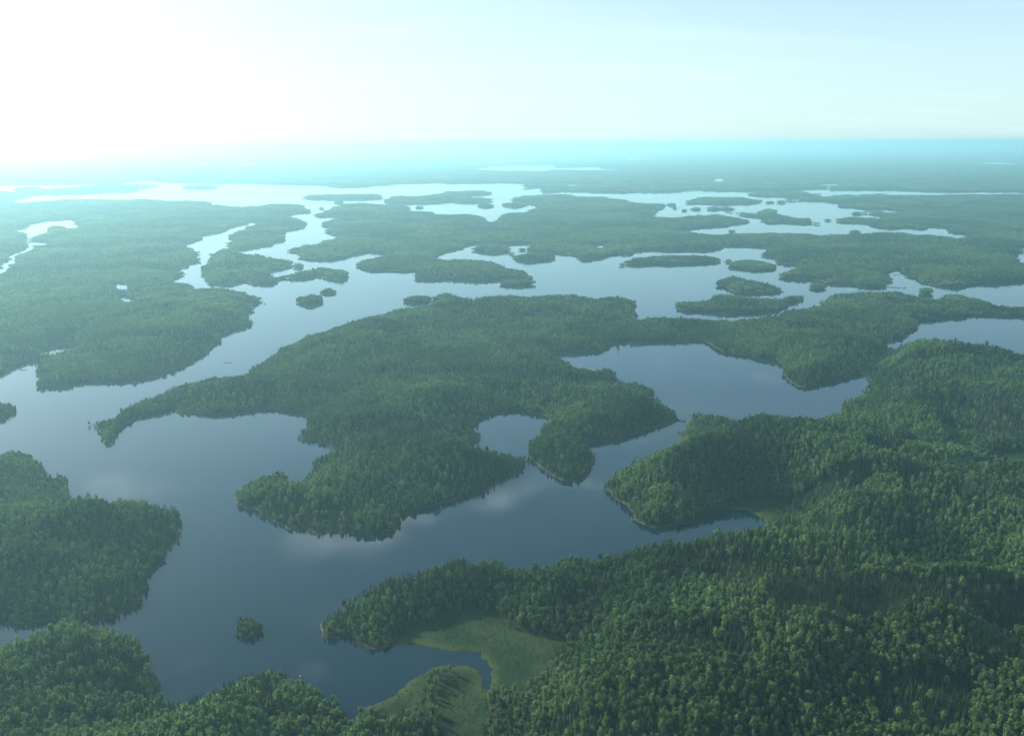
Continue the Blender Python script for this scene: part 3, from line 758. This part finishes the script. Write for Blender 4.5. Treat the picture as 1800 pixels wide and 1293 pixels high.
def clump(seed, n, rad, frac, thin):
    r = np.random.default_rng(seed); parts = []
    k = 0; cell = rad * math.sqrt(math.pi / n); pts = []
    for gx in np.arange(-rad, rad, cell):
        for gy in np.arange(-rad, rad, cell):
            p = np.array([gx + cell / 2, gy + cell / 2]) + r.uniform(-.35, .35, 2) * cell
            if np.hypot(*p) < rad * 1.06: pts.append(p)
    for p in pts:
        s = r.uniform(.75, 1.2)
        if r.random() < frac: parts.append((moved(lowb[r.integers(3)], p[0], p[1], s * 1.02 * thin, r.uniform(0, 6.28), s), M_BROAD))
        else: parts.append((moved(lows[r.integers(2)], p[0], p[1], s * thin, r.uniform(0, 6.28), s), M_SPRUCE))
    return parts
for i, fr in enumerate((0.85, 0.55, 0.2)): proto(10 + i, joined('wood_clump', clump(100 + i, 12, 6.5, fr, 0.74)))
for i, fr in enumerate((0.85, 0.55, 0.2)): proto(13 + i, joined('wood_patch', clump(110 + i, 70, 20.0, fr, 0.85)))

ng = bpy.data.node_groups.new('scatter_wood', 'GeometryNodeTree')
ng.interface.new_socket('Geometry', in_out='INPUT', socket_type='NodeSocketGeometry')
ng.interface.new_socket('Geometry', in_out='OUTPUT', socket_type='NodeSocketGeometry')
N = ng.nodes
gi, go = N.new('NodeGroupInput'), N.new('NodeGroupOutput')
ci = N.new('GeometryNodeCollectionInfo'); ci.inputs['Collection'].default_value = protos
ci.inputs['Separate Children'].default_value = True; ci.inputs['Reset Children'].default_value = True
iop = N.new('GeometryNodeInstanceOnPoints'); iop.inputs['Pick Instance'].default_value = True
def named(nm, typ):
    q = N.new('GeometryNodeInputNamedAttribute'); q.data_type = typ; q.inputs['Name'].default_value = nm; return q.outputs['Attribute']
cxyz = N.new('ShaderNodeCombineXYZ')
lk = ng.links.new
lk(gi.outputs[0], iop.inputs['Points']); lk(ci.outputs[0], iop.inputs['Instance'])
lk(named('species', 'INT'), iop.inputs['Instance Index'])
lk(named('turn', 'FLOAT'), cxyz.inputs[2])
e2r = N.new('FunctionNodeEulerToRotation'); lk(cxyz.outputs[0], e2r.inputs[0]); lk(e2r.outputs[0], iop.inputs['Rotation'])
lk(named('size', 'FLOAT_VECTOR'), iop.inputs['Scale'])
lk(iop.outputs[0], go.inputs[0])

def scatter(name, P, Z, species, turn, size, tint):
    me = bpy.data.meshes.new(name); n = len(P)
    me.vertices.add(n)
    me.vertices.foreach_set('co', np.column_stack([P, Z]).astype(np.float32).ravel())
    me.attributes.new('species', 'INT', 'POINT').data.foreach_set('value', species.astype(np.int32))
    me.attributes.new('turn', 'FLOAT', 'POINT').data.foreach_set('value', turn.astype(np.float32))
    me.attributes.new('size', 'FLOAT_VECTOR', 'POINT').data.foreach_set('vector', size.astype(np.float32).ravel())
    me.attributes.new('tint', 'FLOAT', 'POINT').data.foreach_set('value', tint.astype(np.float32))
    me.update()
    o = bpy.data.objects.new(name, me); COL.objects.link(o)
    md = o.modifiers.new('scatter', 'NODES'); md.node_group = ng
    return o

def grid_points(L, sp, d0, d1, r):
    lo, hi = np.maximum(L.outer.min(0), [-d1, 0]), np.minimum(L.outer.max(0), [d1, d1])
    if (hi <= lo).any(): return np.zeros((0, 2))
    xs, ys = np.arange(lo[0], hi[0] + sp, sp), np.arange(lo[1], hi[1] + sp, sp)
    out = []
    for y in ys:                               # rows, cut to the field of view
        lim = (y + 40) * (900 + 230) / FPX * 1.1 + 60
        x = xs[(xs > -lim) & (xs < lim)]
        if len(x): out.append(np.stack([x + r.uniform(-.42, .42, len(x)) * sp, np.full(len(x), y) + r.uniform(-.42, .42, len(x)) * sp], 1))
    if not out: return np.zeros((0, 2))
    P = np.concatenate(out); d = np.hypot(P[:, 0], P[:, 1])
    P = P[(d >= d0) & (d < d1)]
    if len(P): P = P[frustum(P)]
    return P[L.contains(P)] if len(P) else P
D1, D2, D3 = 1700.0, 4600.0, 12500.0
NEAR = []          # candidates for individual trees
TOTAL = 0
for L in LANDS:
    r = np.random.default_rng(len(L.outer) * 13 + int(abs(L.outer[0, 0])))
    A = []
    # single trees
    P = grid_points(L, 2.5 if L.small else 3.0, 0, D1, r)
    if len(P):
        d = L.dist(P); ok = (d > (0.7 + 1.1 * r.random(len(P)) if not L.small else 0.6)) & ~L.in_marsh(P)
        P, d = P[ok], d[ok]
    if len(P):
        mixn = fbm(P[:, 0], P[:, 1], 75, 4, 5)               # stands of broadleaf and spruce
        pb = sstep(0.41, 0.49, mixn) * 0.72 + 0.22
        pb = np.where(d < 9, pb * 0.75, pb)
        isb = r.random(len(P)) < pb
        sp = np.where(isb, r.integers(0, 4, len(P)), 4 + r.integers(0, 3, len(P)))
        hs = 0.33 + 0.74 * fbm(P[:, 0], P[:, 1], 45, 3, 2) + r.normal(0, 0.12, len(P))
        hs = np.where(isb, hs, hs * 0.92)
        big = r.random(len(P)) < 0.06; hs = np.where(big, hs * 1.28, hs)
        hs = np.clip(hs, 0.4, 1.35)
        wide = (0.40 * hs + 0.36) * np.exp(r.normal(0, 0.20, len(P)))
        edge = 0.68 + 0.32 * sstep(0, 16, d); hs = hs * edge; wide = wide * (0.5 + 0.5 * edge)
        if L.small: wide = wide * 1.1
        drop = r.random(len(P)) < 0.05
        bog = np.zeros(len(P), bool)
        for b in BOG: bog |= inside(b, P)
        if L is M1:
            sp = np.where(bog & (r.random(len(P)) < .93), 7, sp); hs = np.where(bog, r.uniform(.4, .8, len(P)), hs); wide = np.where(bog, hs * 1.1, wide)
            brown = np.zeros(len(P), bool)
            for b in BROWN: brown |= inside(b, P)
            sp = np.where(brown & (r.random(len(P)) < .55), 8, sp)
        sp = np.where((r.random(len(P)) < 0.006) & ~bog, 8, sp)
        gap = ~bog & (d > 14) & (not L.small) & (fbm(P[:, 0], P[:, 1], 26, 2, 7) < 0.22) & (r.random(len(P)) < 0.7)
        k = ~(drop | gap)
        tint = np.clip(0.5 + 3.2 * (fbm(P[:, 0], P[:, 1], 80, 4, 8) - 0.5) + r.normal(0, 0.22, len(P)), 0, 1)
        A.append((P[k], L.height(P, d)[k] - 0.15, sp[k], np.stack([wide, wide, hs], 1)[k], tint[k]))
    if L is M1:
        for b in BOG:
            lo, hi = b.min(0), b.max(0)
            Q = lo + r.random((int((hi - lo).prod() / 7.0), 2)) * (hi - lo); Q = Q[inside(b, Q)]; Q = Q[frustum(Q)]
            hq = r.uniform(.35, .75, len(Q))
            A.append((Q, L.height(Q) - 0.15, np.full(len(Q), 7), np.stack([hq * 1.1, hq * 1.1, hq], 1), r.random(len(Q))))
    # clumps farther out, patches far out
    for spc, d0, d1, base, mar in ((7.0 if L.small else 11.0, D1, D2, 10, 1.2 if L.small else 3.0), (33.0, D2, D3, 13, 11.0)):
        P = grid_points(L, spc, d0, d1, r)
        small = len(L.outer) < 400 and (L.outer.max(0) - L.outer.min(0)).min() < 90
        if small and base == 13:
            P = grid_points(L, 8.0, d0, d1, r); b2, mar = 10, 1.2
        else: b2 = base
        if not len(P): continue
        d = L.dist(P); ok = (d > mar * r.uniform(0.6, 1.1, len(P))) & ~L.in_marsh(P); P, d = P[ok], d[ok]
        if not len(P): continue
        if b2 == 13 and not L.far:            # fill the shore band that whole patches leave open
            Q = grid_points(L, 12.0, d0, min(d1, 7500), r)
            if len(Q):
                dq = L.dist(Q); okq = (dq > 3) & (dq < 24); Q, dq = Q[okq], dq[okq]
        else: Q = np.zeros((0, 2))
        for PP, dd, bb in ((P, d, b2), (Q, dq if len(Q) else None, 10)):
            if not len(PP): continue
            mixn = fbm(PP[:, 0], PP[:, 1], 160, 4, 5) + r.normal(0, 0.05, len(PP))
            sp = bb + np.where(mixn > 0.50, 0, np.where(mixn > 0.40, 1, 2))
            s = r.uniform(0.8, 1.15, len(PP)); hs = np.clip(0.22 + 0.95 * fbm(PP[:, 0], PP[:, 1], 60, 3, 2) + r.normal(0, .07, len(PP)), .35, 1.0) * (0.66 + 0.34 * sstep(0, 18, dd))
            tint = np.clip(0.5 + 3.0 * (fbm(PP[:, 0], PP[:, 1], 130, 4, 8) - 0.5) + r.normal(0, 0.12, len(PP)), 0, 1)
            z = L.height(PP, dd) if not L.far else 2 + 5 * fbm(PP[:, 0], PP[:, 1], 900, 3)
            A.append((PP, z - 0.2, sp, np.stack([s, s, hs], 1), tint))
    if not A: L.trees = None; continue
    L.trees = [np.concatenate([a[i] for a in A]) for i in range(5)]
    L.turn = r.uniform(0, 6.283, len(L.trees[0]))
    TOTAL += len(L.turn)
print('TREE INSTANCES', TOTAL, flush=True)

# ------------------------------------------------------------------ the front rows: every tree an object of its own
T = M1.trees
top = np.column_stack([T[0], T[1] + 10.0 * T[3][:, 2]])
px, py = project(top); dist3 = np.sqrt((T[0] ** 2).sum(1) + (CAM_H - T[1]) ** 2)
seen = (px > 4) & (px < 1796) & (py < 1284) & (py > 0)
single = np.zeros(len(T[0]), bool)
ZONES = [(320, 'in the bottom left corner', 'bottom left corner'), (700, 'left of the creek', 'left of the creek'),
         (1150, 'right of the creek', 'right of the creek'), (1480, 'right of centre at the bottom', 'right of centre'), (9999, 'in the bottom right corner', 'bottom right corner')]
def part_mesh(m, name, mat):
    me = bpy.data.meshes.new(name); me.from_pydata([tuple(map(float, v)) for v in m.v], [], m.f); me.materials.append(mat); me.update(); return me
KINDS = {'b': [(part_mesh(c, 'crown', M_BROAD), part_mesh(t, 'trunk', M_BARK)) for c, t in broad_near],
         's': [(part_mesh(c, 'crown', M_SPRUCE), part_mesh(t, 'trunk', M_BARK)) for c, t in spruce_near]}
for kk, nm, want, lab in (('b', 'broadleaf_tree', 290, 'rounded broadleaf tree'), ('s', 'spruce_tree', 290, 'pointed spruce')):
    sel = seen & ((T[2] < 4) if kk == 'b' else ((T[2] >= 4) & (T[2] < 7)))
    idx = np.where(sel)[0]; idx = idx[np.argsort(dist3[idx])][:want]
    for i in idx:
        single[i] = True
        crown, trunk = KINDS[kk][int(T[2][i]) % 4 if kk == 'b' else int(T[2][i]) - 4]
        e = bpy.data.objects.new(nm, None); COL.objects.link(e)
        e.empty_display_size = 1.0
        e.location = (*map(float, T[0][i]), float(T[1][i])); e.rotation_euler = (0, 0, float(M1.turn[i])); e.scale = tuple(map(float, T[3][i]))
        zi = next(z for z in ZONES if px[i] < z[0])
        tag(e, ('tall ' if T[3][i][2] > 0.78 else 'short ' if T[3][i][2] < 0.66 else 'medium ') + ('light ' if T[4][i] > .62 else 'dark ' if T[4][i] < .38 else '') + 'green ' + lab + ', front row of trees ' + zi[1], 'tree', ('broadleaf trees, ' if kk == 'b' else 'spruces, ') + zi[2])
        for pn, me in (('crown', crown), ('trunk', trunk)):
            c = bpy.data.objects.new(pn, me); COL.objects.link(c); c.parent = e; c['tint'] = float(T[4][i])
T = [a[~single] for a in T]; M1.trees = T; M1.turn = M1.turn[~single]
for L in LANDS:
    if not L.trees: continue
    o = scatter('forest', L.trees[0], L.trees[1], L.trees[2], L.turn, L.trees[3], L.trees[4])
    tag(o, 'dense mixed forest on ' + L.where, kind='stuff')

# sedge tufts on the marshes
A = []
r = np.random.default_rng(77)
for i, (L, lab, pxs) in enumerate(MARSH):
    ring = L.marsh[[j for j, m in enumerate(MARSH) if m[0] is L].index(i)]
    lo, hi = ring.min(0), ring.max(0)
    n = int((hi[0] - lo[0]) * (hi[1] - lo[1]) / 5.5)
    P = lo + r.random((n, 2)) * (hi - lo); P = P[inside(ring, P) & L.contains(P)]
    dens = fbm(P[:, 0], P[:, 1], 22, 3, 4); P = P[r.random(len(P)) < sstep(.3, .7, dens) + .15]
    bush = r.random(len(P)) < (0.30 if i in (2, 4) else 0.002)
    s = np.where(bush, r.uniform(.25, .45, len(P)), r.uniform(.4, .9, len(P)))
    sp = np.where(bush, r.choice([0, 2, 7], len(P)), 9)
    o = scatter('marsh_grass', P, np.full(len(P), 0.35), sp, r.uniform(0, 6.28, len(P)), np.stack([s, s, s], 1), r.random(len(P)))
    tag(o, 'sedge and low bushes on the ' + lab, kind='stuff')

# ------------------------------------------------------------------ small things on the water
def rock(name, x, y, w, d, h, lab, mat, seed, cat='rock'):
    r = np.random.default_rng(seed); m = MB(); m.blob((0, 0, 0), (w / 2, d / 2, h), r, 12, 7, 0.10)
    g = ground(x, y)
    o = mesh_obj(name, m.v, m.f, mat, smooth=False); o.location = (g[0], g[1], 0.0)
    return tag(o, lab, cat)
rock('boulder', 400, 637, 16, 4, 0.8, 'low dark reef rock in the left channel beside the central shore', M_ROCK, 1)
rock('boulder', 40, 650, 14, 5, 0.9, 'low dark reef rock in the small bay at the left edge', M_ROCK, 2)
rock('boulder', 157, 748, 6, 5, 1.0, 'small rock off the tip of the hooked spit', M_ROCK, 3)
rock('boulder', 1087, 612, 5, 4, 0.9, 'small rock under the lone spruce in the right of centre lake', M_ROCK, 4)
rock('boulder', 1575, 484, 22, 9, 1.2, 'low rock in the narrow channel at far right', M_ROCK, 5)
rock('boulder', 528, 1188, 1.2, 1.0, 0.7, 'pale boulder at the water edge behind the bottom shore trees', M_PALE, 6)
rock('boulder', 1112, 914, 2.4, 2.0, 1.2, 'boulder on the curved shore right of centre', M_ROCK, 7)
def lone(kk, i, x, y, s, lab, grp=None, nm='spruce_tree'):
    g = ground(x, y); e = bpy.data.objects.new(nm, None); COL.objects.link(e)
    e.location = (g[0], g[1], 0.5); e.scale = (s, s, s); tag(e, lab, 'tree')
    for pn, me in zip(('crown', 'trunk'), KINDS[kk][i]):
        c = bpy.data.objects.new(pn, me); COL.objects.link(c); c.parent = e; c['tint'] = 0.4
lone('s', 0, 1087, 612, 0.8, 'lone spruce standing on a tiny rock in the right of centre lake')
lone('b', 2, 157, 748, 0.5, 'small bushy tree on the rock off the hooked spit', nm='broadleaf_tree')

# ------------------------------------------------------------------ haze
hz, n, l = new_mat('haze_air')
pv = n.new('ShaderNodeVolumePrincipled'); out = n.new('ShaderNodeOutputMaterial')
pv.inputs['Color'].default_value = (0.48, 0.91, 0.99, 1)
pv.inputs['Density'].default_value = 1.12e-4
pv.inputs['Anisotropy'].default_value = 0.48
l.new(pv.outputs[0], out.inputs['Volume'])
try: hz.cycles.homogeneous_volume = True
except Exception: pass
B = 95000.0; zb, zt = -6.0, CAM_H + 15
hv = [(-B, -4000, zb), (B, -4000, zb), (B, B, zb), (-B, B, zb), (-B, -4000, zt), (B, -4000, zt), (B, B, zt), (-B, B, zt)]
haze = mesh_obj('haze', hv, [(0, 3, 2, 1), (4, 5, 6, 7), (0, 1, 5, 4), (1, 2, 6, 5), (2, 3, 7, 6), (3, 0, 4, 7)], hz)
tag(haze, 'pale blue haze thickening towards the horizon', kind='stuff')
